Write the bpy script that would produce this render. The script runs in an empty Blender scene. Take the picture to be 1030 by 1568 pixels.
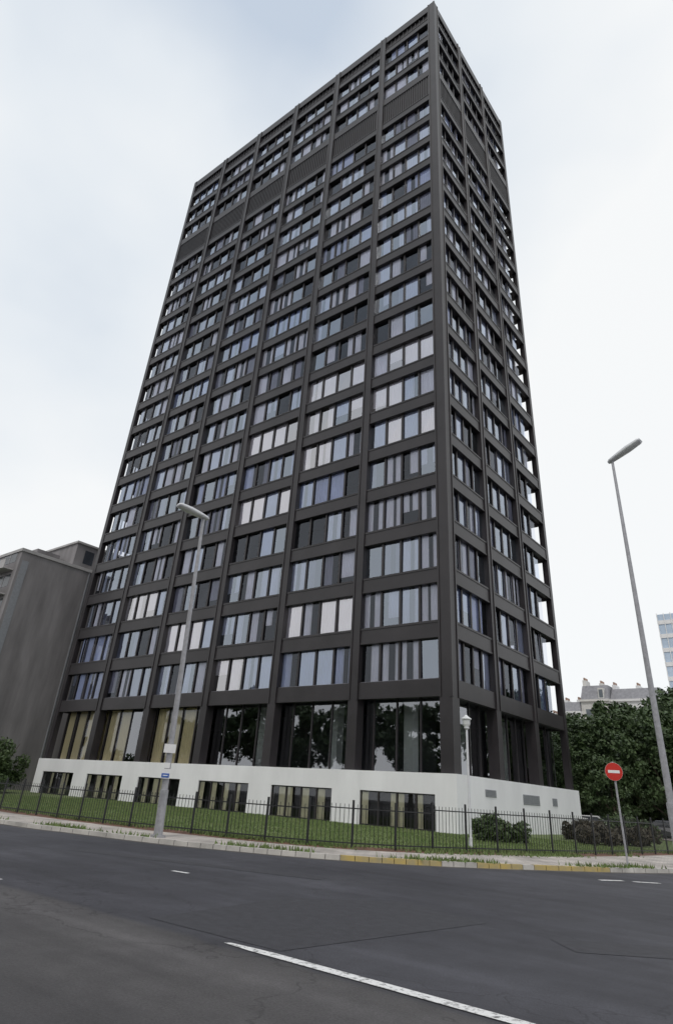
import bpy, bmesh, math, random
from mathutils import Vector, Matrix
rnd=random.Random(7)
sc=bpy.context.scene

# ------------------------------------------------------------------ helpers
def nodes(name):
    m=bpy.data.materials.new(name); m.use_nodes=True
    nt=m.node_tree; b=nt.nodes['Principled BSDF']; return m,nt,b
def setc(b,c,r=0.6,metal=0,spec=0.5):
    b.inputs['Base Color'].default_value=(*c,1); b.inputs['Roughness'].default_value=r
    b.inputs['Metallic'].default_value=metal; b.inputs['Specular IOR Level'].default_value=spec
def mat(name,c,r=0.6,var=0.15,scale=3.0,metal=0,spec=0.5,bump=0.0,bscale=40,detail=6,c2=None,stretch=None):
    m,nt,b=nodes(name); setc(b,c,r,metal,spec)
    tc=nt.nodes.new('ShaderNodeTexCoord'); mp=nt.nodes.new('ShaderNodeMapping')
    nt.links.new(tc.outputs['Object'],mp.inputs['Vector'])
    if stretch: mp.inputs['Scale'].default_value=stretch
    n=nt.nodes.new('ShaderNodeTexNoise'); n.inputs['Scale'].default_value=scale; n.inputs['Detail'].default_value=detail
    n.inputs['Roughness'].default_value=0.6
    nt.links.new(mp.outputs[0],n.inputs['Vector'])
    cr=nt.nodes.new('ShaderNodeValToRGB'); e=cr.color_ramp.elements
    a=c2 if c2 else tuple(v*(1-var) for v in c)
    bb=c if c2 else tuple(min(1,v*(1+var)) for v in c)
    e[0].position=.32; e[1].position=.68; e[0].color=(*a,1); e[1].color=(*bb,1)
    nt.links.new(n.outputs['Fac'],cr.inputs['Fac']); nt.links.new(cr.outputs[0],b.inputs['Base Color'])
    if bump>0:
        n2=nt.nodes.new('ShaderNodeTexNoise'); n2.inputs['Scale'].default_value=bscale; n2.inputs['Detail'].default_value=5
        nt.links.new(tc.outputs['Object'],n2.inputs['Vector'])
        bp=nt.nodes.new('ShaderNodeBump'); bp.inputs['Strength'].default_value=bump; bp.inputs['Distance'].default_value=.02
        nt.links.new(n2.outputs['Fac'],bp.inputs['Height']); nt.links.new(bp.outputs[0],b.inputs['Normal'])
    return m
def glass(name,tint,refl=0.06,gcol=(.92,.94,1),mul=1.3):
    m=bpy.data.materials.new(name); m.use_nodes=True; nt=m.node_tree
    nt.nodes.clear(); o=nt.nodes.new('ShaderNodeOutputMaterial')
    t=nt.nodes.new('ShaderNodeBsdfTransparent'); t.inputs[0].default_value=(*tint,1)
    g=nt.nodes.new('ShaderNodeBsdfGlossy'); g.inputs['Color'].default_value=(*gcol,1); g.inputs['Roughness'].default_value=.015
    f=nt.nodes.new('ShaderNodeFresnel'); f.inputs['IOR'].default_value=1.52
    a=nt.nodes.new('ShaderNodeMath'); a.operation='MULTIPLY_ADD'; a.inputs[1].default_value=mul; a.inputs[2].default_value=refl; a.use_clamp=True
    nt.links.new(f.outputs[0],a.inputs[0])
    mx=nt.nodes.new('ShaderNodeMixShader'); nt.links.new(a.outputs[0],mx.inputs[0])
    nt.links.new(t.outputs[0],mx.inputs[1]); nt.links.new(g.outputs[0],mx.inputs[2]); nt.links.new(mx.outputs[0],o.inputs['Surface'])
    return m
def empty(name,loc=(0,0,0)):
    e=bpy.data.objects.new(name,None); sc.collection.objects.link(e); e.location=loc; return e
class MB:
    def __init__(s): s.v=[]; s.f=[]; s.m=[]
    def box(s,x0,x1,y0,y1,z0,z1,m=0):
        x0,x1=sorted((x0,x1)); y0,y1=sorted((y0,y1)); z0,z1=sorted((z0,z1)); i=len(s.v)
        s.v+= [(x0,y0,z0),(x1,y0,z0),(x1,y1,z0),(x0,y1,z0),(x0,y0,z1),(x1,y0,z1),(x1,y1,z1),(x0,y1,z1)]
        s.f+= [(i,i+3,i+2,i+1),(i+4,i+5,i+6,i+7),(i,i+1,i+5,i+4),(i+1,i+2,i+6,i+5),(i+2,i+3,i+7,i+6),(i+3,i,i+4,i+7)]
        s.m+= [m]*6
    def poly(s,pts,m=0):
        i=len(s.v); s.v+=[tuple(p) for p in pts]; s.f.append(tuple(range(i,i+len(pts)))); s.m.append(m)
    def tube(s,pts,rads,n=10,m=0,cap=True):
        rings=[]
        for k,(p,r) in enumerate(zip(pts,rads)):
            p=Vector(p); a=Vector(pts[max(0,k-1)]); b=Vector(pts[min(len(pts)-1,k+1)]); d=(b-a).normalized()
            ref=Vector((1,0,0)) if abs(d.x)<.8 else Vector((0,1,0)); u=d.cross(ref).normalized(); w=d.cross(u)
            st=len(s.v)
            for j in range(n):
                t=2*math.pi*j/n; s.v.append(tuple(p+u*math.cos(t)*r+w*math.sin(t)*r))
            rings.append(st)
        for a,b in zip(rings,rings[1:]):
            for j in range(n):
                k=(j+1)%n; s.f.append((a+j,a+k,b+k,b+j)); s.m.append(m)
        if cap:
            s.f.append(tuple(rings[0]+j for j in range(n))); s.m.append(m)
            s.f.append(tuple(rings[-1]+j for j in range(n))); s.m.append(m)
    def obj(s,name,mats,parent=None,loc=(0,0,0),bevel=0,smooth=False,rot=None):
        me=bpy.data.meshes.new(name); me.from_pydata(s.v,[],s.f); me.update()
        for q in mats: me.materials.append(q)
        me.polygons.foreach_set('material_index',s.m)
        if smooth: me.polygons.foreach_set('use_smooth',[True]*len(s.f))
        o=bpy.data.objects.new(name,me); sc.collection.objects.link(o); o.location=loc
        if rot is not None: o.rotation_euler=rot
        if parent: o.parent=parent
        if bevel:
            b=o.modifiers.new('bevel','BEVEL'); b.width=bevel; b.segments=2; b.limit_method='ANGLE'
        return o

# ------------------------------------------------------------------ materials
M_frame=mat('bronze_painted_steel',(.026,.0225,.025),.40,.28,.35,bump=.0,spec=.45)
M_groove=mat('dark_joint',(.012,.012,.016),.6,.1,2)
M_louver=mat('dark_louver',(.016,.0145,.018),.5,.2,1)
M_sill=mat('aluminium_sill',(.22,.22,.25),.45,.15,2,metal=.3)
M_glassA=glass('clear_window_glass',(.88,.89,.93),.02,(.85,.9,1),.9)
M_glassB=glass('reflective_window_glass',(.72,.75,.84),.22,(.80,.88,1),1.3)
M_glassC=glass('sky_gleam_glass',(.90,.90,.94),.34,(1,.98,1),1.3)  # extra reflectance puts a bright cloud gleam into chosen panes
M_lglass=glass('lobby_glass',(.78,.82,.80),.18)
M_bglass=glass('basement_glass',(.93,.93,.91),.04,mul=.9)
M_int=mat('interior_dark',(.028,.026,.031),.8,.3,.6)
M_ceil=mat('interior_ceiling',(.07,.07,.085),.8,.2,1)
M_cur=mat('white_curtain',(.82,.81,.85),.85,.07,.6)
M_cur2=mat('grey_curtain',(.28,.28,.35),.85,.15,.6)
M_blind=mat('pale_blue_blind',(.55,.60,.76),.8,.1,.6)
M_ycur=mat('yellow_curtain',(.70,.63,.43),.85,.08,5,stretch=(6,6,.2))
M_white=mat('white_base_cladding',(.76,.76,.78),.5,.07,.5,bump=.05,bscale=3,stretch=(1,1,.4))
M_vent=mat('vent_grey',(.25,.26,.28),.5,.1,4)
M_conc=mat('grey_concrete',(.205,.195,.20),.85,.30,.5,bump=.1,bscale=8,stretch=(1,1,.18))
M_conc_l=mat('pale_concrete',(.38,.37,.37),.8,.15,.5)
M_cream=mat('cream_stucco',(.68,.67,.64),.85,.10,.3)
M_slate=mat('slate_roof',(.26,.26,.28),.7,.2,2)
M_chim=mat('brick_chimney',(.36,.25,.2),.9,.2,4)
M_wdark=mat('window_dark',(.04,.045,.055),.15,.3,.7)
M_wmid=mat('window_hazy',(.16,.18,.2),.2,.3,.7)
M_pblue=mat('pale_blue_panels',(.50,.60,.72),.3,.1,.2)
M_pole=mat('galvanised_pole',(.34,.34,.36),.5,.16,6,metal=.3)
M_lampw=mat('lamp_housing',(.62,.63,.66),.45,.08,5)
M_lens=mat('lamp_lens',(.70,.72,.72),.2,.05,5)
M_black=mat('black_fence_paint',(.015,.016,.018),.5,.2,6)
M_redsign=mat('red_sign_enamel',(.55,.03,.02),.35,.06,5)
M_bluesign=mat('blue_sign_enamel',(.04,.12,.42),.35,.06,5)
M_wpaint=mat('white_enamel',(.78,.78,.78),.4,.05,5)
M_bark=mat('bark',(.07,.055,.04),.9,.3,6,bump=.5,bscale=15)
M_grass=mat('lawn_grass',(.10,.145,.045),.9,.3,.5,c2=(.135,.17,.06),bump=.8,bscale=25)
M_blade=mat('grass_blades',(.105,.165,.045),.8,.35,.6,c2=(.15,.19,.07))
M_soil=mat('soil_border',(.16,.085,.06),.95,.3,2.5,bump=.8,bscale=12)
M_curb=mat('kerb_stone',(.50,.48,.45),.85,.25,1.2,bump=.2,bscale=20)
M_yel=mat('yellow_kerb_paint',(.54,.40,.12),.7,.25,3,c2=(.36,.31,.19))
M_gut=mat('gutter_dust',(.13,.12,.11),.95,.35,1.8,c2=(.06,.058,.058))
def leafmat(name,a,b):
    m,nt,bs=nodes(name); setc(bs,a,.6)
    tc=nt.nodes.new('ShaderNodeTexCoord')
    n=nt.nodes.new('ShaderNodeTexNoise'); n.inputs['Scale'].default_value=.9; n.inputs['Detail'].default_value=8; n.inputs['Roughness'].default_value=.75
    nt.links.new(tc.outputs['Object'],n.inputs['Vector'])
    cr=nt.nodes.new('ShaderNodeValToRGB'); cr.color_ramp.elements[0].position=.35; cr.color_ramp.elements[1].position=.65
    cr.color_ramp.elements[0].color=(*a,1); cr.color_ramp.elements[1].color=(*b,1)
    nt.links.new(n.outputs['Fac'],cr.inputs['Fac']); nt.links.new(cr.outputs[0],bs.inputs['Base Color'])
    return m
M_leaf=leafmat('tree_foliage',(.030,.055,.020),(.075,.12,.04))
M_leaf2=leafmat('shrub_foliage',(.032,.058,.020),(.09,.135,.045))
M_leafr=leafmat('reddish_foliage',(.030,.030,.02),(.075,.06,.035))

def asphalt():
    m,nt,b=nodes('asphalt'); setc(b,(.05,.05,.055),.78)
    L=nt.links.new; N=nt.nodes.new
    tc=N('ShaderNodeTexCoord'); sep=N('ShaderNodeSeparateXYZ'); L(tc.outputs['Object'],sep.inputs[0])
    def noise(s,d,r,src=None):
        n=N('ShaderNodeTexNoise'); n.inputs['Scale'].default_value=s; n.inputs['Detail'].default_value=d; n.inputs['Roughness'].default_value=r; L(src or tc.outputs['Object'],n.inputs['Vector']); return n
    def ramp(src,a,b_,p0=.35,p1=.65):
        r=N('ShaderNodeValToRGB'); r.color_ramp.elements[0].color=(*a,1); r.color_ramp.elements[1].color=(*b_,1); r.color_ramp.elements[0].position=p0; r.color_ramp.elements[1].position=p1; L(src,r.inputs['Fac']); return r
    def mix(f,a,b_,mode='MIX'):
        x=N('ShaderNodeMix'); x.data_type='RGBA'; x.blend_type=mode
        if isinstance(f,(int,float)): x.inputs[0].default_value=f
        else: L(f,x.inputs[0])
        L(a,x.inputs[6]); L(b_,x.inputs[7]); return x.outputs[2]
    def rng(src,a,b_,c,d):
        r=N('ShaderNodeMapRange'); r.inputs['From Min'].default_value=a; r.inputs['From Max'].default_value=b_; r.inputs['To Min'].default_value=c; r.inputs['To Max'].default_value=d; L(src,r.inputs['Value']); return r.outputs[0]
    wn=noise(1.3,4,.5)
    wa=N('ShaderNodeMath'); wa.operation='MULTIPLY_ADD'; wa.inputs[1].default_value=.35; L(wn.outputs['Fac'],wa.inputs[0]); L(sep.outputs['Y'],wa.inputs[2])
    st=rng(wa.outputs[0],-29.62,-29.45,0,1)
    big=noise(.22,7,.62); fine=noise(38,6,.8); midn=noise(2.2,6,.7)
    mp=N('ShaderNodeMapping'); mp.inputs['Scale'].default_value=(.06,1.1,1); L(tc.outputs['Object'],mp.inputs['Vector']); strk=noise(1.0,5,.6,mp.outputs[0])
    r1=ramp(big.outputs['Fac'],(.056,.053,.057),(.084,.080,.082)); r2=ramp(big.outputs['Fac'],(.029,.029,.037),(.058,.058,.070))
    c=mix(st,r1.outputs[0],r2.outputs[0])
    c=mix(1,c,rng(strk.outputs['Fac'],.3,.7,.72,1.26),'MULTIPLY')
    c=mix(1,c,rng(midn.outputs['Fac'],.3,.7,.82,1.18),'MULTIPLY')
    c=mix(1,c,rng(fine.outputs['Fac'],.3,.7,.60,1.42),'MULTIPLY')
    vo=N('ShaderNodeTexVoronoi'); vo.feature='DISTANCE_TO_EDGE'; vo.inputs['Scale'].default_value=.28
    ad=N('ShaderNodeVectorMath'); ad.operation='ADD'; L(tc.outputs['Object'],ad.inputs[0]); 
    sc2=N('ShaderNodeVectorMath'); sc2.operation='SCALE'; sc2.inputs['Scale'].default_value=1.2; L(wn.outputs['Color'],sc2.inputs[0]); L(sc2.outputs[0],ad.inputs[1]); L(ad.outputs[0],vo.inputs['Vector'])
    c=mix(1,c,rng(vo.outputs['Distance'],0,.006,.6,1),'MULTIPLY')
    L(c,b.inputs['Base Color'])
    bp=N('ShaderNodeBump'); bp.inputs['Strength'].default_value=.6; bp.inputs['Distance'].default_value=.012; L(fine.outputs['Fac'],bp.inputs['Height']); L(bp.outputs[0],b.inputs['Normal'])
    return m
M_asph=asphalt()
M_patch=mat('asphalt_repair',(.042,.042,.050),.8,.2,6,bump=.5,bscale=60)
def roadpaint(name,c):
    m,nt,b=nodes(name); setc(b,c,.7); L=nt.links.new
    tc=nt.nodes.new('ShaderNodeTexCoord'); n=nt.nodes.new('ShaderNodeTexNoise'); n.inputs['Scale'].default_value=11; n.inputs['Detail'].default_value=8; n.inputs['Roughness'].default_value=.78
    L(tc.outputs['Object'],n.inputs['Vector'])
    cr=nt.nodes.new('ShaderNodeValToRGB'); cr.color_ramp.elements[0].position=.38; cr.color_ramp.elements[1].position=.50
    cr.color_ramp.elements[0].color=(.14,.14,.14,1); cr.color_ramp.elements[1].color=(*c,1)
    L(n.outputs['Fac'],cr.inputs['Fac']); L(cr.outputs[0],b.inputs['Base Color']); return m
M_mark=roadpaint('white_road_paint',(.78,.78,.78))
def paving():
    m,nt,b=nodes('paving_slabs'); setc(b,(.3,.28,.26),.85); L=nt.links.new
    tc=nt.nodes.new('ShaderNodeTexCoord'); br=nt.nodes.new('ShaderNodeTexBrick'); L(tc.outputs['Object'],br.inputs['Vector'])
    br.inputs['Scale'].default_value=1; br.inputs['Brick Width'].default_value=.4; br.inputs['Row Height'].default_value=.3; br.inputs['Mortar Size'].default_value=.012
    br.inputs['Color1'].default_value=(.49,.445,.41,1); br.inputs['Color2'].default_value=(.40,.37,.345,1); br.inputs['Mortar'].default_value=(.2,.185,.165,1)
    n=nt.nodes.new('ShaderNodeTexNoise'); n.inputs['Scale'].default_value=.8; n.inputs['Detail'].default_value=8; L(tc.outputs['Object'],n.inputs['Vector'])
    mr=nt.nodes.new('ShaderNodeMapRange'); mr.inputs['From Min'].default_value=.3; mr.inputs['From Max'].default_value=.7; mr.inputs['To Min'].default_value=.7; mr.inputs['To Max'].default_value=1.25; L(n.outputs['Fac'],mr.inputs['Value'])
    mu=nt.nodes.new('ShaderNodeMix'); mu.data_type='RGBA'; mu.blend_type='MULTIPLY'; mu.inputs[0].default_value=1; L(br.outputs['Color'],mu.inputs[6]); L(mr.outputs[0],mu.inputs[7]); L(mu.outputs[2],b.inputs['Base Color'])
    return m
M_pave=paving()

# ------------------------------------------------------------------ ground, pavement, lawn
g=MB(); g.poly([(-900,-900,0),(900,-900,0),(900,1200,0),(-900,1200,0)]); g.obj('asphalt_road',[M_asph])
def smoothline(pts,n=6):
    out=[]
    for i in range(len(pts)-1):
        p0=Vector(pts[max(0,i-1)]);p1=Vector(pts[i]);p2=Vector(pts[i+1]);p3=Vector(pts[min(len(pts)-1,i+2)])
        for k in range(n):
            t=k/n
            out.append(.5*((2*p1)+(-p0+p2)*t+(2*p0-5*p1+4*p2-p3)*t*t+(-p0+3*p1-3*p2+p3)*t**3))
    out.append(Vector(pts[-1])); return out
kerb=smoothline([(-160,-23.6),(-60,-23.4),(-20,-23.4),(-5.4,-23.1),(-1.8,-22.6),(1.8,-21.9),(3.9,-21.1),(5.8,-20.2),(7.5,-19.0),(8.7,-17.7),(9.8,-16.2),(10.8,-14.4),(12,-12.2),(13.1,-9.6),(14.2,-6),(15.6,0),(17.4,10),(20,26),(26,60)],5)
fence=smoothline([(-100,-20.9),(-60,-20.8),(-30,-20.6),(-11.3,-20.3),(-3.3,-19.8),(.3,-19.2),(2.9,-18.5),(4.9,-17.5),(6.4,-15.9),(7.3,-13.9),(7.9,-12.4),(8.8,-9.8),(9.6,-6.7),(10.8,1.8),(12,10),(13.5,24)],5)
def offs(line,d):
    out=[]
    for i,p in enumerate(line):
        a=line[max(0,i-1)]; b=line[min(len(line)-1,i+1)]; t=(b-a).normalized(); nrm=Vector((-t.y,t.x)); out.append(p+nrm*d)
    return out
ki=offs(kerb,.16)
pv=MB(); zk=.12
pv.poly([(p.x,p.y,zk) for p in ki]+[(26,160,zk),(-160,160,zk)]); pv.obj('pavement',[M_pave])
kb=MB()
def inyel(p): return (7.0<p.x<9.2 and p.y<-17.3) or (9.5<p.x<10.3 and -16.8<p.y<-15.2) or (10.6<p.x<11.9 and -14.8<p.y<-12.0)
dens=[]
for a,b in zip(kerb,kerb[1:]):
    L=(b-a).length; n=max(1,int(round(L/1.0))) if a.x>-40 else 1
    for k in range(n): dens.append((a.lerp(b,k/n),a.lerp(b,(k+1)/n)))
gu=MB()
for a,b in dens:
    t=(b-a).normalized(); nr=Vector((-t.y,t.x)); a2=a+t*.008; b2=b-t*.008
    m=1 if inyel((a+b)/2) else 0
    A=a2+nr*.16;B=b2+nr*.16; h=zk+.005+rnd.uniform(-.004,.006)
    kb.poly([(a2.x,a2.y,h),(b2.x,b2.y,h),(B.x,B.y,h),(A.x,A.y,h)],m)
    kb.poly([(a2.x,a2.y,0),(b2.x,b2.y,0),(b2.x,b2.y,h),(a2.x,a2.y,h)],m)
ga_=offs(kerb,-.001); gb_=offs(kerb,-.30)
for i in range(len(kerb)-1):
    gu.poly([(gb_[i].x,gb_[i].y,.004),(gb_[i+1].x,gb_[i+1].y,.004),(ga_[i+1].x,ga_[i+1].y,.004),(ga_[i].x,ga_[i].y,.004)])
gu.obj('gutter',[M_gut])
kb.obj('kerb',[M_curb,M_yel])
fi=offs(fence,.25)
lw=MB(); lw.poly([(p.x,p.y,zk+.03) for p in fi]+[(13,24,zk+.03),(-100,24,zk+.03)]); lw.obj('lawn',[M_grass])
so=MB()
A=offs(fence,-.28);B=offs(fence,.5)
for i in range(len(fence)-1):
    so.poly([(A[i].x,A[i].y,zk+.004),(A[i+1].x,A[i+1].y,zk+.004),(B[i+1].x,B[i+1].y,zk+.045),(B[i].x,B[i].y,zk+.045)])
so.obj('soil_border',[M_soil])
gb=MB()
def inlawn(x,y):
    for i in range(len(fi)-1):
        a,b=fi[i],fi[i+1]
        if a.x<=x<=b.x:
            yy=a.y+(b.y-a.y)*(x-a.x)/(b.x-a.x+1e-9); return y>yy
    return False
cnt=0
while cnt<70000:
    x=rnd.uniform(-32,11); y=rnd.uniform(-20.6,4)
    if x<.7 and y>-.7: continue
    if not inlawn(x,y): continue
    cnt+=1
    h=rnd.uniform(.04,.10)*(1+.25*math.sin(x*1.1+math.sin(y*.9)*2)); w=rnd.uniform(.012,.03); a=rnd.uniform(0,6.28); dx=math.cos(a)*w; dy=math.sin(a)*w
    lx=rnd.uniform(-.04,.04); ly=rnd.uniform(-.04,.04); z=zk+.03
    gb.poly([(x-dx,y-dy,z),(x+dx,y+dy,z),(x+lx,y+ly,z+h)])
for line,n,sp in ((fence,14000,.35),(ki,3200,.12)):
    seg=[(a,b) for a,b in zip(line,line[1:]) if a.x>-30 and b.y<8]
    for k in range(n):
        a,b=rnd.choice(seg); p=a.lerp(b,rnd.random())
        if math.sin(p.x*1.7)+math.sin(p.x*.6+p.y)+rnd.uniform(-1,1)<.2: continue
        x=p.x+rnd.gauss(0,sp); y=p.y+abs(rnd.gauss(0,sp)); h=rnd.uniform(.04,.16); w=rnd.uniform(.015,.04); an=rnd.uniform(0,6.28)
        dx=math.cos(an)*w; dy=math.sin(an)*w
        gb.poly([(x-dx,y-dy,zk),(x+dx,y+dy,zk),(x+rnd.uniform(-.07,.07),y+rnd.uniform(-.07,.07),zk+h)])
gb.obj('grass',[M_blade])
# road markings
mk=MB()
def stripe(a,b,w,z=.008,m=0):
    a=Vector(a);b=Vector(b);t=(b-a).normalized();n=Vector((-t.y,t.x))*w/2
    mk.poly([(a.x-n.x,a.y-n.y,z),(b.x-n.x,b.y-n.y,z),(b.x+n.x,b.y+n.y,z),(a.x+n.x,a.y+n.y,z)],m)
mk.poly([(12.95,-29.60,.008),(13.4,-29.64,.008),(36,-29.84,.008),(36,-29.62,.008),(13.6,-29.48,.008),(13.0,-29.53,.008)])
stripe((-30,-29.5),(7.35,-29.5),.12)
stripe((12.7,-15.45),(13.1,-14.75),.18); stripe((13.35,-14.65),(13.9,-14.1),.18)
stripe((7.3,-25.8),(7.75,-25.75),.12)
mk.obj('road_marking',[M_mark])
pt=MB()
def patch(pts,z=.004): pt.poly([(x,y,z) for x,y in pts])
patch([(11.3,-29.4),(13.6,-29.35),(14.1,-25.2),(12.2,-24.6),(10.9,-26.3)]); patch([(15.2,-25.5),(20.5,-21.2),(20.9,-21.9),(15.8,-26.1)]); patch([(3,-25.2),(9.4,-23.2),(9.5,-23.7),(3.1,-25.7)])
pt.obj('asphalt_repair_patch',[M_patch])

# ------------------------------------------------------------------ tower
W,D=45.85,19.64; ZB,ZL,FL=3.13,8.12,3.7
tower=empty('office_tower')
fr=MB(); gl=MB(); cu=MB(); it=MB(); sl=MB()
floors=[ZL+FL*k for k in range(17)]+[ZL+FL*17+4.8+FL*k for k in range(3)]
ZTOP=90.3; ZM0=ZL+FL*17; ZM1=ZM0+4.8; ZT=ZM1+3*FL
def mapper(face):
    if face=='front': return lambda u,d:(-W+u,d)
    if face=='back':  return lambda u,d:(-W+u,D-d)
    if face=='right': return lambda u,d:(-d,u)
    return lambda u,d:(-W+d,u)
NR=2.7
faces={'front':(W,6,.55,1.1,.9,.9),'right':(D,3,.9,.9,.55,NR),'back':(W,6,.55,1.1,.55,NR),'left':(D,3,.55,1.1,.55,1.1)}
OPEN0,OPEN1=.40,2.95
SKY_GLEAM={(7,5),(6,5),(6,4),(7,4),(5,4),(6,3),(4,3),(5,5),(0,3),(1,2),(2,1),(1,4)}  # floor and bay pairs given an imitated bright sky reflection
for face,(LEN,nb,c0,n0,c1,n1) in faces.items():
    mp=mapper(face); pitch=LEN/nb; cw=.8 if LEN>30 else .7
    def fb(mb,u0,u1,d0,d1,z0,z1,m=0):
        x0,y0=mp(u0,d0); x1,y1=mp(u1,d1); mb.box(x0,x1,y0,y1,z0,z1,m)
    def quad(mb,u0,u1,d,z0,z1,m=0,dd=(0,0,0,0)):
        pts=[(u0,d+dd[0],z0),(u1,d+dd[1],z0),(u1,d+dd[2],z1),(u0,d+dd[3],z1)]
        mb.poly([(*mp(u,e),z) for u,e,z in pts],m)
    fancy=face in('front','right')
    for i in range(1,nb):
        u=i*pitch
        fb(fr,u-cw/2,u+cw/2,0,.40,ZB,ZTOP-.02)
        fb(fr,u-cw/2,u-cw/2+.14,-.06,0-.001,7.4,ZTOP-.05); fb(fr,u+cw/2-.14,u+cw/2,-.06,-.001,7.4,ZTOP-.05)
        fb(fr,u-cw/2+.03,u+cw/2-.03,.40,.8,ZB,7.45)
    for i in range(nb):
        ua=i*pitch+cw/2 if i else c0; ub=(i+1)*pitch-cw/2 if i<nb-1 else LEN-c1
        ga=max(ua,n0) if i==0 else ua-.3; gbb=min(ub,LEN-n1) if i==nb-1 else ub+.3
        fb(fr,ua,ub,.05,.38,7.45,ZL+OPEN0)
        for zf in floors:
            fb(fr,ua,ub,.05,.38,zf+OPEN1,zf+FL+OPEN0)
            fb(fr,ua,ub,.01,.049,zf+FL+OPEN0-.16,zf+FL+OPEN0-.02)
            fb(fr,ua,ub,.01,.049,zf+OPEN1+.02,zf+OPEN1+.12)
        fb(fr,ua,ub,.05,.38,ZM1-.75,ZM1+OPEN0)
        fb(fr,ua,ub,.05,.38,ZTOP-1.35,ZTOP-.03)
        fb(fr,ua,ub,.20,.46,ZM0+OPEN0,ZM1-.75,1)
        fb(fr,ua,ub,.34,.46,ZT+OPEN0,ZTOP-1.35,1)
        nf=int((ub-ua)/.3)
        if fancy:
            for k in range(nf):
                uu=ua+(k+.5)*(ub-ua)/nf
                fb(fr,uu-.06,uu+.06,.10,.199,ZM0+OPEN0,ZM1-.75,1)
                if k%2==0: fb(fr,uu-.04,uu+.04,.2,.339,ZT+OPEN0,ZTOP-1.35,1)
        npn=4; pa=[ua+(ub-ua)*k/npn for k in range(npn+1)]
        for fi_,zf in enumerate(floors):
            z0=zf+OPEN0; z1=zf+OPEN1
            style=rnd.random(); br=(face=='front' and (fi_,i) in SKY_GLEAM)
            s2=rnd.random(); openp=.03 if s2<.28 else (.24 if s2<.75 else .62)
            if fi_<3 and face=='front': openp*=.4
            if face=='right': openp=.25+openp*.6
            fb(sl,max(ua,ga),min(ub,gbb),.24,.33,z0,z0+.06)
            for k in range(npn):
                a=max(pa[k],ga) if k==0 else pa[k]; b=min(pa[k+1],gbb) if k==npn-1 else pa[k+1]
                if k==0: a=max(ga,pa[0]-.3) if ga<pa[0] else max(ga,pa[0])
                if k==npn-1: b=gbb
                if b-a<.25: continue
                j=lambda:rnd.uniform(-.024,.024)
                gm=0 if rnd.random()<.52 else 1
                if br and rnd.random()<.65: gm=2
                quad(gl,a,b,.36,z0-.1,z1+.1,gm,(j(),j(),j(),j()))
                if k>0: fb(fr,pa[k]-.085,pa[k]+.085,.24,.332,z0+.06,z1)
                if not fancy: continue
                r=rnd.random()
                m=0 if style<.70 else (2 if style<.88 else 1)
                if rnd.random()<.17: m=1
                w=b-a
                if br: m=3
                if r<openp: segs=[]
                else:
                    q_=rnd.random()
                    if q_<.14: segs=[(a+.05,b-.05)]
                    elif q_<.58:
                        gp=rnd.uniform(.12,.34)*w; c=a+w*rnd.uniform(.42,.58); segs=[(a+.06,c-gp/2),(c+gp/2,b-.06)]
                    elif q_<.78: segs=[(a+.05,a+w*rnd.uniform(.45,.75))]
                    else: segs=[(a+w*rnd.uniform(.25,.55),b-.05)]
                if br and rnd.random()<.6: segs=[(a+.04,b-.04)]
                zb=z0-.1
                if rnd.random()<.14: zb=z0+rnd.uniform(.5,1.5)
                for s0,s1 in segs:
                    n=max(2,int((s1-s0)/.11)); 
                    for q in range(n):
                        x0=s0+(s1-s0)*q/n; x1=s0+(s1-s0)*(q+1)/n; e=.03*(1 if q%2 else -1)
                        pts=[(x0,.44-e,zb),(x1,.44+e,zb),(x1,.44+e,z1+.1),(x0,.44-e,z1+.1)]
                        cu.poly([(*mp(u_,e_),z_) for u_,e_,z_ in pts],m)
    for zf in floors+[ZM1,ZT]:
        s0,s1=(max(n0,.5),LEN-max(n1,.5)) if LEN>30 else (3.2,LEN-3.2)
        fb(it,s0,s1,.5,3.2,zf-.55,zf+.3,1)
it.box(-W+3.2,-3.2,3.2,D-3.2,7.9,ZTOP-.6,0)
for (cx,cy,sx,sy,n) in ((0,D,-1,-1,NR),(-W,D,1,-1,1.1),(-W,0,1,1,1.1)):
    it.box(cx+sx*n,cx+sx*(n+.12),cy+sy*.40,cy+sy*(n+.12),7.6,ZTOP-.2,2)
    it.box(cx+sx*.40,cx+sx*(n-.002),cy+sy*n,cy+sy*(n+.12),7.6,ZTOP-.2,2)
it.box(-W+1.35,-NR-.1,.5,D-NR-.1,ZTOP-.5,ZTOP-.35,2)
it.box(-W+.47,-.47,.47,D-.47,7.55,7.85,2)
for x0,y0,s in ((-.9,0,.9),(-.5,D-.5,.5),(-W,D-.55,.55),(-W,0,.55)):
    fr.box(x0,x0+s,y0,y0+s,ZB,ZTOP)
fr.box(-.9,-.76,-.06,-.001,7.4,ZTOP-.05); fr.box(-.14,.06,-.06,-.001,7.4,ZTOP-.05); fr.box(.001,.06,0,.14,7.4,ZTOP-.05); fr.box(.001,.06,.76,.9,7.4,ZTOP-.05)
it.box(-34,-14,6,14,ZTOP-.34,ZTOP+1.2,2)
M_cur_gleam=mat('sky_gleam_curtain',(.88,.87,.91),.85,.05,.6)  # curtain colour brightened to stand in for sky reflected in the window
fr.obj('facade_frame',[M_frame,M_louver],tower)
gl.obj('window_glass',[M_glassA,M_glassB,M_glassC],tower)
cu.obj('curtains',[M_cur,M_cur2,M_blind,M_cur_gleam],tower)
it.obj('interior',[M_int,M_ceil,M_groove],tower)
sl.obj('window_sills',[M_sill],tower)
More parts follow.
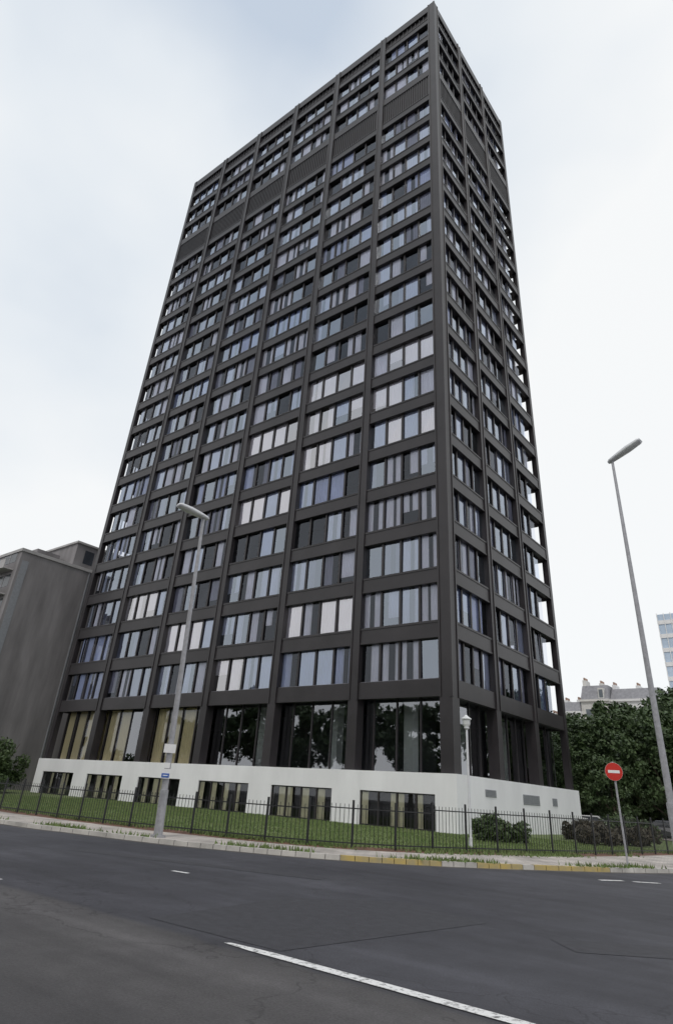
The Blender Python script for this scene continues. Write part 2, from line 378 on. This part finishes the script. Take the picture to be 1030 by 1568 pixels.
# lobby
lb=MB(); lg=MB(); I=1.0
for k in range(6):
    for q in range(4):
        a=-W+I+(W-2*I)*(k*4+q)/24; b=-W+I+(W-2*I)*(k*4+q+1)/24
        j=rnd.uniform(-.01,.01)
        cur_=(k*4+q)<12 and (k*4+q) not in (6,)
        lg.poly([(a,I+j,ZB),(b,I-j,ZB),(b,I-j*.3,7.55),(a,I+j*.3,7.55)],1 if cur_ else 0)
        lb.box(a-.05,a+.05,I-.08,I+.06,ZB,7.55,0)
        if cur_:
            n=9; e0=a+.08; e1=b-.08-(rnd.uniform(.1,.5) if rnd.random()<.5 else 0)
            for s in range(n):
                x0=e0+(e1-e0)*s/n; x1=e0+(e1-e0)*(s+1)/n; e=.04*(1 if s%2 else -1)
                lb.poly([(x0,I+.12-e,ZB),(x1,I+.12+e,ZB),(x1,I+.12+e,7.5),(x0,I+.12-e,7.5)],1)
for q in range(12):
    a=I+(D-2*I)*q/12; b=I+(D-2*I)*(q+1)/12; j=rnd.uniform(-.01,.01)
    lg.poly([(-I+j,a,ZB),(-I-j,b,ZB),(-I-j,b,7.55),(-I+j,a,7.55)]); lb.box(-I-.06,-I+.08,a-.05,a+.05,ZB,7.55,0)
lb.box(-W+I,-I,D-I-.1,D-I,ZB,7.55,2); lb.box(-W+I,-W+I+.1,I,D-I-.1,ZB,7.55,2)
lb.box(-30,-9,8.5,D-6,ZB,7.55,3)
for x in (-18.5,-11.2,-4.8): lb.box(x-.35,x+.35,2.6,3.3,ZB,7.55,4)
for y in (7.5,13.5): lb.box(-3.6,-3.0,y,y+.6,ZB,7.55,4)
lg.obj('lobby_glass',[M_lglass,M_bglass],tower)
lb.obj('lobby',[M_frame,M_ycur,M_int,M_ceil,M_cur],tower)
# white base with recessed window bands
wb=MB(); P=.28; bx0,bx1,by0,by1=-W-P,P,-P,D+P
zs,zt=.15,2.02
wins=[(-7.64*k-6.55,-7.64*k-1.15) for k in range(6)]
wins=sorted(wins)
cur=bx0
for a,b in wins:
    wb.box(cur,a,by0,by0+.5,0,ZB,0); cur=b
    wb.box(a,b,by0+.002,by0+.5,0,zs,0); wb.box(a,b,by0+.002,by0+.5,zt,ZB-.002,0)
    wb.box(a,b,by0+.42,by0+.5,zs,zt,3)
    n=4
    for k in range(n+1):
        x=a+(b-a)*k/n; wb.box(max(a,x-.06),min(b,x+.06),by0+.10,by0+.20,zs,zt,1)
    wb.box(a,b,by0+.11,by0+.19,zs,zs+.07,1); wb.box(a,b,by0+.11,by0+.19,zt-.07,zt,1)
    for k in range(n):
        x0=a+(b-a)*k/n+.06; x1=a+(b-a)*(k+1)/n-.06
        wb.poly([(x0,by0+.15,zs),(x1,by0+.15,zs),(x1,by0+.15,zt),(x0,by0+.15,zt)],2)
        if rnd.random()<.92:
            s=rnd.uniform(.25,.6)*(x1-x0); l=rnd.random()<.5
            xa,xb=(x0,x0+s) if l else (x1-s,x1)
            wb.poly([(xa,by0+.19,zs),(xb,by0+.19,zs),(xb,by0+.19,zt),(xa,by0+.19,zt)],4)
wb.box(cur,bx1,by0,by0+.5,0,ZB,0)
wb.box(bx1-.5,bx1,by0+.501,by1,0,ZB,0)
wb.box(bx0,bx0+.5,by0+.501,by1,0,ZB,0); wb.box(bx0+.501,bx1-.501,by1-.5,by1,0,ZB,0)
wb.box(bx0+.502,bx1-.502,by0+.502,by1-.502,ZB-.3,ZB-.01,0)
for y0,y1,z0,z1 in ((3.3,4.8,2.1,2.5),(8.9,11.7,1.85,2.45),(14.1,15.0,1.9,2.4)):
    wb.box(bx1-.01,bx1+.02,y0,y1,z0,z1,5)
    for k in range(5):
        z=z0+(z1-z0)*(k+.3)/5; wb.box(bx1+.021,bx1+.045,y0+.05,y1-.05,z,z+.035,5)
M_yb=mat('warm_blind',(.80,.76,.60),.85,.10,2)
wb.obj('base_storey',[M_white,M_frame,M_bglass,M_groove,M_yb,M_vent],tower)

# ------------------------------------------------------------------ neighbour building (left)
nb_=empty('concrete_apartment_block'); a=MB(); X0=-52.0; Y0=-5.7; H=24.2
a.box(-82,X0,Y0,16,0,H-.001,0)
a.box(-82.1,X0+.12,Y0-.12,16.1,H,H+.35,1)
a.box(-66,X0-.8,1.0,12,H+.35,27.6,0); a.box(-66.2,X0-.6,.8,12.2,27.6,27.85,1)
for yy in (2.2,5.0,7.8): a.box(X0-.81,X0-.78,yy,yy+1.3,H+1.1,27.0,2)
a.box(-58,-55.5,-2.5,.5,H+.35,26.2,0)
a.box(-57,-56.2,4,5,27.85,29.0,0)
for k in range(8):
    z=2.2+k*2.85
    for j in range(7):
        x1=X0-1.0-j*4.1; x0=x1-3.1
        a.box(x0,x1,Y0-.02,Y0+.2,z+.9,z+2.3,2)
        a.box(x0-.1,x1+.1,Y0-1.15,Y0-.001,z-.12,z+.02,1)
        a.box(x0-.1,x1+.1,Y0-1.15,Y0-1.08,z+.02,z+.92,1 if (j+k)%3 else 3)
        a.box(x0+1.5,x0+1.58,Y0-.05,Y0-.021,z+.9,z+2.3,1)
a.box(X0+.001,X0+.10,3.0,3.12,0,H-.1,3)
a.box(X0+.001,X0+.03,Y0+.3,Y0+1.1,.2,H-1,3)
a.obj('walls_and_balconies',[M_conc,M_conc_l,M_wdark,M_vent],nb_)

# ------------------------------------------------------------------ distant buildings (right)
def townhouse(name,x0,x1,y0,y1,h,roof,mw,seed=0,dorm=True):
    r_=random.Random(seed)
    e=empty(name); b=MB(); b.box(x0,x1,y0,y1,0,h,0)
    b.box(x0-.15,x1+.15,y0-.35,y1,h,h+.35,0)
    i=1.3; r=h+.35
    lo=[(x0,y0,r),(x1,y0,r),(x1,y1,r),(x0,y1,r)]; hi=[(x0+.2,y0+i,r+roof),(x1-.2,y0+i,r+roof),(x1-.2,y1-i,r+roof),(x0+.2,y1-i,r+roof)]
    for k in range(4): b.poly([lo[k],lo[(k+1)%4],hi[(k+1)%4],hi[k]],1)
    b.poly(hi,1)
    nw=max(2,int((x1-x0)/r_.uniform(1.8,2.5)))
    for f in range(int(h/3.1)):
        for k in range(nw):
            xc=x0+(x1-x0)*(k+.5)/nw; z=.9+f*3.1
            b.box(xc-.5,xc+.5,y0-.02,y0+.1,z,z+1.9,2); b.box(xc-.62,xc+.62,y0-.12,y0-.021,z-.14,z-.02,0)
    if dorm:
        for k in range(nw):
            if r_.random()<.5:
                xc=x0+(x1-x0)*(k+.5)/nw; b.box(xc-.5,xc+.5,y0+.1,y0+1.2,r+.1,r+roof*.75,0); b.box(xc-.35,xc+.35,y0+.08,y0+.099,r+.3,r+roof*.65,2)
    for xc in (x0+.4,x0+(x1-x0)*r_.uniform(.5,.8)):
        hh=r_.uniform(.4,1.6); b.box(xc-.3,xc+.3,y0+2,y0+4.5,r,r+roof+hh,0)
        for q in range(3): b.box(xc-.13,xc+.13,y0+2.2+q*.7,y0+2.5+q*.7,r+roof+hh,r+roof+hh+.5,3)
    b.obj('house',[mw,M_slate,M_wmid,M_chim],e)
M_cream2=mat('pale_grey_stucco',(.60,.60,.61),.85,.1,.3); M_wh=mat('white_stucco',(.78,.78,.78),.85,.06,.3)
townhouse('town_house',-30,-24,84,96,15.0,1.6,M_wh,1,False)
townhouse('town_house',-24,-20.5,86,98,17.5,1.8,M_wh,2,False)
townhouse('town_house',-20.5,-15.5,87,99,19.6,2.6,M_cream,3)
townhouse('town_house',-15.5,-7,88,100,19.6,2.0,M_wh,4,False)
townhouse('town_house',-7,1,89,101,14.5,2.0,M_cream2,5)
ot=empty('glass_office_block'); b=MB(); b.box(-11.8,14,121,140,0,43,0)
for k in range(14): b.box(-11.86,14.05,120.85,120.99,k*3.1+.4,k*3.1+1.3,1)
for k in range(18): b.box(-11.8+k*1.45,-11.65+k*1.45,120.7,120.84,0,43.2,1)
b.obj('block',[M_pblue,M_wpaint],ot)

# ------------------------------------------------------------------ trees
def tree_mesh(name,h,cr,th,seed,ncl=60,nl=110,ls=.28,lm=None):
    r=random.Random(seed); m=MB()
    m.tube([(0,0,-.1),(r.uniform(-.1,.1),r.uniform(-.1,.1),th*.6),(r.uniform(-.2,.2),r.uniform(-.2,.2),th*1.2),(0,0,h*.8)],[h*.03,h*.022,h*.017,h*.004],9,0)
    for k in range(9):
        an=k*2.4+r.uniform(-.4,.4); z0=th*r.uniform(.8,1.5); L=cr*r.uniform(.6,.95); z1=z0+r.uniform(.15,.5)*(h-th)
        p0=(0,0,z0); p1=(math.cos(an)*L*.5,math.sin(an)*L*.5,z0+(z1-z0)*.6); p2=(math.cos(an)*L,math.sin(an)*L,z1)
        m.tube([p0,p1,p2],[h*.011,h*.007,h*.002],6,0)
    zc=(h+th)/2+.2; hz=(h-th)/2
    for c in range(ncl):
        while True:
            x,y,z=[r.uniform(-1,1) for _ in range(3)]; q=x*x+y*y+z*z
            if .18<q<1: break
        wob=1+.18*math.sin(3*math.atan2(y,x)+seed)+.1*math.sin(5*z+seed)
        cx,cy,cz=x*cr*wob,y*cr*wob,zc+z*hz
        rad=cr*r.uniform(.16,.32)
        for l in range(nl):
            d=Vector((r.gauss(0,1),r.gauss(0,1),r.gauss(0,1))).normalized()*rad*(r.random()**.45); d.z*=.75
            p=Vector((cx,cy,cz))+d
            n=Vector((r.gauss(0,1),r.gauss(0,1),r.gauss(0,1)+.6)).normalized(); t=n.orthogonal().normalized(); t.rotate(Matrix.Rotation(r.uniform(0,6.28),3,n)); w=n.cross(t)
            s=ls*r.uniform(.5,1.2)
            m.poly([p-t*s,p+w*s*.55,p+t*s,p-w*s*.55],1)
    me=bpy.data.meshes.new(name); me.from_pydata(m.v,[],m.f); me.update(); me.materials.append(M_bark); me.materials.append(lm or M_leaf); me.polygons.foreach_set('material_index',m.m)
    return me
T=[tree_mesh('tree_a',10.5,4.2,1.9,1,90,130,.23),tree_mesh('tree_b',11.5,3.8,2.1,2,90,130,.23),tree_mesh('tree_c',9.5,4.5,1.7,3,90,130,.23)]
def put(me,name,x,y,s=1,rz=0,z=0,sz=None):
    o=bpy.data.objects.new(name,me); sc.collection.objects.link(o); o.location=(x,y,z); o.scale=(s,s,sz or s); o.rotation_euler=(0,0,rz); return o
for k,(x,y,s) in enumerate([(-6.5,37,1.0),(-1,33,.92),(4.5,31,1.0),(-9.5,45,1.15),(-4,48,1.2),(2,45,1.38),(7,41,1.35),(-13,54,1.15),(-8,60,1.25),(-1,60,1.5),(6,56,1.65),(-17,66,1.15),(9.5,34,1.25),(-2.5,25.5,.62),(2.5,38,1.1),(-3,41,1.05),(8,49,1.45),(1,26,.6),(-6,31,.8)]):
    put(T[k%3],'deciduous_tree',x,y,s,k*1.3)
BT=tree_mesh('avenue_tree_mesh',17,6.2,4.5,9,60,90,.5)
for k in range(13): put(BT,'avenue_tree',-92+k*11.3+rnd.uniform(-2,2),-49-rnd.uniform(0,6),rnd.uniform(.7,1.2),k*2.1)
# ------------------------------------------------------------------ shrubs
def shrub(name,x,y,rx,ry,h,seed,lm,n=3800,ls=.09):
    r=random.Random(seed); m=MB()
    for k in range(7):
        an=r.uniform(0,6.28); m.tube([(0,0,0),(math.cos(an)*rx*.3,math.sin(an)*ry*.3,h*.4),(math.cos(an)*rx*.6,math.sin(an)*ry*.6,h*.8)],[.04,.03,.01],5,0)
    cl=[]
    for c in range(26):
        an=r.uniform(0,6.28); q=r.random()**.5; cl.append((math.cos(an)*rx*q*.85,math.sin(an)*ry*q*.85,h*(.2+.62*r.random()*(1-.5*q*q)),r.uniform(.2,.36)*min(rx,ry)))
    for l in range(n):
        cx,cy,cz,rad=r.choice(cl); d=Vector((r.gauss(0,1),r.gauss(0,1),r.gauss(0,1))).normalized()*rad*(r.random()**.4)
        p=Vector((cx,cy,max(.05,cz+d.z)))+Vector((d.x,d.y,0)); nn=Vector((r.gauss(0,1),r.gauss(0,1),r.gauss(0,1)+.5)).normalized(); t=nn.orthogonal(); t.rotate(Matrix.Rotation(r.uniform(0,6.28),3,nn)); w=nn.cross(t); s=ls*r.uniform(.5,1.3)
        m.poly([p-t*s,p+w*s*.5,p+t*s,p-w*s*.5],1)
    m.obj(name,[M_bark,lm],loc=(x,y,zk))
shrub('garden_shrub',4.6,-4.6,1.5,1.3,1.15,11,M_leaf2)
shrub('garden_shrub',6.6,3.2,1.3,2.4,1.05,12,M_leafr)
shrub('garden_shrub',7.6,7.0,1.3,2.2,1.2,13,M_leafr)
shrub('garden_shrub',4.6,7.5,1.3,2.4,1.25,15,M_leafr)
shrub('garden_shrub',5.0,15.5,2.0,2.0,1.7,14,M_leaf2)
for k,(x,y,rx,h) in enumerate([(-37.5,-9.8,2.4,4.0),(-40.5,-7.2,2.6,4.8),(-44.5,-9.5,2.8,5.6),(-34.5,-12.5,1.8,2.2),(-49,-7,2.8,6),(-39,-13.5,2.0,2.6)]):
    shrub('garden_shrub',x,y,rx,rx,h,20+k,M_leaf2,7000,.13)
for k,(x,y,rx,h) in enumerate([(-8,40,3.2,3.2),(-3,37,3,2.8),(2,36,3,3.0),(7,36,3,2.7),(11,38,3,3.2),(-12,46,3.4,3.5)]):
    shrub('park_shrub',x,y,rx,rx*.7,h,40+k,M_leaf2,5000,.2)

# ------------------------------------------------------------------ fence
fe=empty('metal_fence'); f=MB()
pts=[p for p in fence if p.x>-45 and p.y<22]
acc=[0]
for a_,b_ in zip(pts,pts[1:]): acc.append(acc[-1]+(b_-a_).length)
def at(s):
    for i in range(len(acc)-1):
        if s<=acc[i+1]:
            return pts[i].lerp(pts[i+1],(s-acc[i])/(acc[i+1]-acc[i]))
    return pts[-1]
s=0
while s<acc[-1]-.01:
    p=at(s); FH=1.2 if p.x<4 else (1.28 if p.x<7 else 1.38); h=FH+.1
    f.box(p.x-.028,p.x+.028,p.y-.028,p.y+.028,zk,zk+h)
    e=min(acc[-1],s+1.46); q=at(e); d=(q-p); L=d.length; t=d/L; n=Vector((-t.y,t.x))*.014
    for z0 in (zk+.14,zk+FH-.16):
        a=p+t*.03;b_=q-t*.03
        i=len(f.v); f.v+=[(a.x-n.x,a.y-n.y,z0),(b_.x-n.x,b_.y-n.y,z0),(b_.x+n.x,b_.y+n.y,z0),(a.x+n.x,a.y+n.y,z0),(a.x-n.x,a.y-n.y,z0+.035),(b_.x-n.x,b_.y-n.y,z0+.035),(b_.x+n.x,b_.y+n.y,z0+.035),(a.x+n.x,a.y+n.y,z0+.035)]
        f.f+=[(i,i+3,i+2,i+1),(i+4,i+5,i+6,i+7),(i,i+1,i+5,i+4),(i+1,i+2,i+6,i+5),(i+2,i+3,i+7,i+6),(i+3,i,i+4,i+7)]; f.m+=[0]*6
    nbars=10
    for k in range(1,nbars):
        c=p+t*L*k/nbars; f.box(c.x-.007,c.x+.007,c.y-.007,c.y+.007,zk+.05,zk+FH-.02)
    s=e
f.obj('posts_and_bars',[M_black],fe)

# ------------------------------------------------------------------ street lamps
def lamp(name,base,top,r0,r1,dirv,up,L,sc_=1.0):
    e=empty(name); m=MB(); B=Vector(base);Tp=Vector(top)
    P=[B.lerp(Tp,t) for t in (0,.12,.121,.6,1)]
    m.tube([tuple(p) for p in P],[r0*1.35,r0*1.3,r0,(r0+r1)/2,r1],16)
    m.tube([tuple(B+Vector((0,0,-.02))),tuple(B+Vector((0,0,.06)))],[r0*2.2,r0*2.2],16)
    dz=B.lerp(Tp,.05); m.box(dz.x-.05,dz.x+.05,dz.y-r0*1.35-.012,dz.y,dz.z+.3,dz.z+.75)
    m.obj('pole',[M_pole],e,smooth=False)
    d=Vector(dirv).normalized(); d=(d+Vector((0,0,up))).normalized(); side=d.cross(Vector((0,0,1))).normalized(); w=side.cross(d)
    st=Tp-d*.22
    secs=[(0,.08,.06),(.06,.14,.10),(.3,.18,.13),(.6,.22,.15),(.93,.20,.12),(1,.15,.07)]
    h=MB(); rings=[]
    for t,a,b in secs:
        a*=sc_; b*=sc_
        c=st+d*L*t; i=len(h.v); rings.append(i)
        for k in range(12):
            an=2*math.pi*k/12; zz=math.sin(an)*b; zz=zz if zz>0 else zz*.7
            h.v.append(tuple(c+side*math.cos(an)*a+w*zz))
    for a,b in zip(rings,rings[1:]):
        for k in range(12): h.f.append((a+k,a+(k+1)%12,b+(k+1)%12,b+k)); h.m.append(1 if 6<=k<12 and a not in (rings[0],rings[1],rings[-2]) else 0)
    h.f.append(tuple(range(12))); h.m.append(0); h.f.append(tuple(rings[-1]+k for k in range(12))); h.m.append(0)
    h.obj('luminaire',[M_lampw,M_lens],e,smooth=True)
    return e
l1=lamp('street_lamp',(1.2,-21.5,zk),(.9,-21.72,10.95),.105,.055,(-.15,-1,0),.10,1.4,1.0)
lamp('street_lamp',(13.1,-7.7,zk),(13.15,-7.7,16.6),.13,.06,(1,-.1,0),.42,1.8,1.2)
m=MB(); 
fwd=Vector((18.2,-14.2,0)).normalized(); rt=Vector((-fwd.y,fwd.x,0))
def plate(m,c,w,h,th,mi):
    c=Vector(c); ps=[]
    for dz in (0,th):
        for sx,sz in ((-1,-1),(1,-1),(1,1),(-1,1)):
            ps.append(tuple(c+rt*sx*w/2+Vector((0,0,sz*h/2))+fwd*dz))
    i=len(m.v); m.v+=ps; m.f+=[(i,i+1,i+2,i+3),(i+4,i+5,i+6,i+7),(i,i+1,i+5,i+4),(i+1,i+2,i+6,i+5),(i+2,i+3,i+7,i+6),(i+3,i,i+4,i+7)]; m.m+=[mi]*6
cpl=Vector((1.12,-21.56,0))+fwd*.13
plate(m,cpl+Vector((0,0,2.62)),.38,.26,.03,0); plate(m,cpl+Vector((0,0,2.12)),.2,.16,.03,0); plate(m,cpl+Vector((0,0,1.88)),.28,.28,.03,0)
plate(m,cpl+fwd*.031+Vector((0,0,1.83)),.24,.12,.01,1)
plate(m,cpl+fwd*.042+Vector((0,0,1.83)),.15,.025,.006,0)
m.obj('lamp_post_plates',[M_wpaint,M_bluesign],l1)

e=empty('park_lantern'); m=MB(); b0=Vector((6.2,-10.3,zk))
m.tube([tuple(b0+Vector((0,0,z))) for z in (0,.35,.36,4.25)],[.09,.08,.055,.045],12,0)
m.tube([tuple(b0+Vector((0,0,z))) for z in (4.25,4.3,4.34)],[.05,.11,.11],12,0)
m.obj('post',[M_lampw],e)
m=MB(); m.tube([tuple(b0+Vector((0,0,z))) for z in (4.34,4.45,4.62,4.66)],[.09,.14,.17,.15],12,0); m.tube([tuple(b0+Vector((0,0,z))) for z in (4.66,4.69,4.78,4.84)],[.22,.21,.08,.02],12,0)
m.obj('lantern_head',[M_lens,M_black],e)

e=empty('no_entry_sign'); sp=Vector((12.1,-10.6,zk)); m=MB()
top=Vector((12.06,-10.62,3.25)); m.tube([tuple(sp),tuple(top)],[.035,.035],10,0); m.obj('post',[M_pole],e)
f2=Vector((9,-25,0)).normalized(); r2=Vector((-f2.y,f2.x,0)); c=Vector((12.06,-10.62,2.93))+f2*.05
def disc(r,off,mi,m):
    n=36; i=len(m.v)
    for k in range(n): an=6.2832*k/n; m.v.append(tuple(c+f2*off+r2*math.cos(an)*r+Vector((0,0,math.sin(an)*r))))
    m.f.append(tuple(range(i,i+n))); m.m.append(mi)
m=MB(); m.tube([tuple(c),tuple(c+f2*.02)],[.29,.29],36,1); disc(.285,.024,0,m)
pp=[c+f2*.028+r2*sx*.19+Vector((0,0,sz*.045)) for sx,sz in ((-1,-1),(1,-1),(1,1),(-1,1))]; m.poly([tuple(p) for p in pp],1)
m.obj('disc',[M_redsign,M_wpaint],e)

# ------------------------------------------------------------------ parked cars
def car(x,y,rz,col):
    e=empty('parked_car'); e.location=(x,y,zk); e.rotation_euler=(0,0,rz)
    pm=mat('car_paint',col,.25,.03,2); pm.node_tree.nodes['Principled BSDF'].inputs['Coat Weight'].default_value=.6
    b=bmesh.new()
    prof=[(-2.05,.35),(-2.1,.62),(-1.95,.82),(-1.1,.92),(-.55,1.34),(.75,1.36),(1.45,.95),(2.0,.86),(2.08,.55),(2.02,.3)]
    def half(z): return .80 if z<.95 else .62
    L=[b.verts.new((px,-half(pz),pz)) for px,pz in prof]; R=[b.verts.new((px,half(pz),pz)) for px,pz in prof]
    b.faces.new(L); b.faces.new(R[::-1])
    for i in range(len(prof)):
        k=(i+1)%len(prof); b.faces.new((L[i],R[i],R[k],L[k]))
    me=bpy.data.meshes.new('body'); b.to_mesh(me); me.materials.append(pm); o=bpy.data.objects.new('body',me); sc.collection.objects.link(o); o.parent=e
    bv=o.modifiers.new('b','BEVEL'); bv.width=.06; bv.segments=3
    m=MB()
    for s in (-1,1):
        m.poly([(-.95,s*.735,.98),(.2,s*.735,.98),(.2,s*.665,1.28),(-.5,s*.665,1.28)],0); m.poly([(.28,s*.735,.98),(1.2,s*.735,.98),(.72,s*.665,1.28),(.28,s*.665,1.28)],0)
    m.poly([(-1.12,-.62,.95),(-1.12,.62,.95),(-.62,.55,1.31),(-.62,-.55,1.31)],0); m.poly([(1.50,-.62,.97),(1.50,.62,.97),(.84,.55,1.34),(.84,-.55,1.34)],0)
    for s in (-1,1):
        for wx in (-1.3,1.3): m.tube([(wx,s*.64,.3),(wx,s*.83,.3)],[.3,.3],20,1); m.tube([(wx,s*.831,.3),(wx,s*.845,.3)],[.17,.17],14,2)
        m.box(-2.12,-2.06,s*.5-.15,s*.5+.15,.6,.74,2); m.box(2.06,2.11,s*.55-.13,s*.55+.13,.6,.76,3)
    m.box(-2.16,-2.09,-.78,.78,.36,.48,1); m.box(2.08,2.14,-.78,.78,.34,.46,1)
    m.obj('windows_wheels_lights',[M_wdark,M_black,M_lampw,M_redsign],e)
car(0,22.6,.1,(.5,.5,.5)); car(5.6,22.9,.05,(.05,.05,.06)); car(10.5,27,.0,(.35,.05,.04))

# ------------------------------------------------------------------ sky and sun
w=bpy.data.worlds.new('World'); sc.world=w; w.use_nodes=True; nt=w.node_tree; L=nt.links.new
bg=nt.nodes['Background']; bg.inputs['Strength'].default_value=.1
sky=nt.nodes.new('ShaderNodeTexSky'); sky.sky_type='NISHITA'; sky.sun_disc=False; EL=math.radians(52); AZ=math.radians(158)
sky.sun_elevation=EL; sky.sun_rotation=AZ
tc=nt.nodes.new('ShaderNodeTexCoord'); mp=nt.nodes.new('ShaderNodeMapping'); mp.inputs['Scale'].default_value=(1,1,1.5); mp.inputs['Location'].default_value=(.4,.2,.1); L(tc.outputs['Generated'],mp.inputs['Vector'])
n=nt.nodes.new('ShaderNodeTexNoise'); n.inputs['Scale'].default_value=1.3; n.inputs['Detail'].default_value=5; n.inputs['Roughness'].default_value=.42; L(mp.outputs[0],n.inputs['Vector'])
sp_=nt.nodes.new('ShaderNodeSeparateXYZ'); L(tc.outputs['Generated'],sp_.inputs[0])
ma=nt.nodes.new('ShaderNodeMath'); ma.operation='MULTIPLY_ADD'; ma.inputs[1].default_value=-.37; L(sp_.outputs['Z'],ma.inputs[0]); L(n.outputs['Fac'],ma.inputs[2])
cr=nt.nodes.new('ShaderNodeValToRGB'); el=cr.color_ramp.elements; el[0].position=.0; el[0].color=(.57,.65,.76,1); el[1].position=.26; el[1].color=(.95,.965,.97,1)
mid=el.new(.13); mid.color=(.80,.85,.90,1)
L(ma.outputs[0],cr.inputs['Fac'])
ml=nt.nodes.new('ShaderNodeVectorMath'); ml.operation='SCALE'; ml.inputs['Scale'].default_value=10.2; L(cr.outputs[0],ml.inputs[0])
mx=nt.nodes.new('ShaderNodeMix'); mx.data_type='RGBA'; mx.inputs[0].default_value=.95; L(sky.outputs[0],mx.inputs[6]); L(ml.outputs[0],mx.inputs[7]); L(mx.outputs[2],bg.inputs['Color'])
sun=bpy.data.lights.new('sun','SUN'); sun.energy=1.1; sun.angle=math.radians(14); sun.color=(1,.93,.85)
so_=bpy.data.objects.new('sun',sun); sc.collection.objects.link(so_)
sd=Vector((math.sin(AZ)*math.cos(EL),math.cos(AZ)*math.cos(EL),math.sin(EL)))
so_.rotation_euler=sd.to_track_quat('Z','Y').to_euler()
sc.view_settings.view_transform='Standard'; sc.view_settings.look='None'; sc.view_settings.exposure=0

# ------------------------------------------------------------------ camera
yaw,pitch,roll=-.6921,.5039,.0691
F=Vector((math.cos(pitch)*math.sin(yaw),math.cos(pitch)*math.cos(yaw),math.sin(pitch)))
r0=Vector((math.cos(yaw),-math.sin(yaw),0)); u0=r0.cross(F)
R=r0*math.cos(roll)+u0*math.sin(roll); U=-r0*math.sin(roll)+u0*math.cos(roll)
cam=bpy.data.cameras.new('camera'); co=bpy.data.objects.new('camera',cam); sc.collection.objects.link(co)
mw=Matrix((R,U,-F)).transposed().to_4x4(); mw.translation=Vector((19.43,-35.9442,1.5673)); co.matrix_world=mw
cam.sensor_fit='AUTO'; cam.sensor_width=36; cam.lens=942.7/1568*36; cam.shift_x=-3.7/1568; cam.shift_y=-85.1/1568
cam.clip_end=4000; cam.clip_start=.1
sc.camera=co
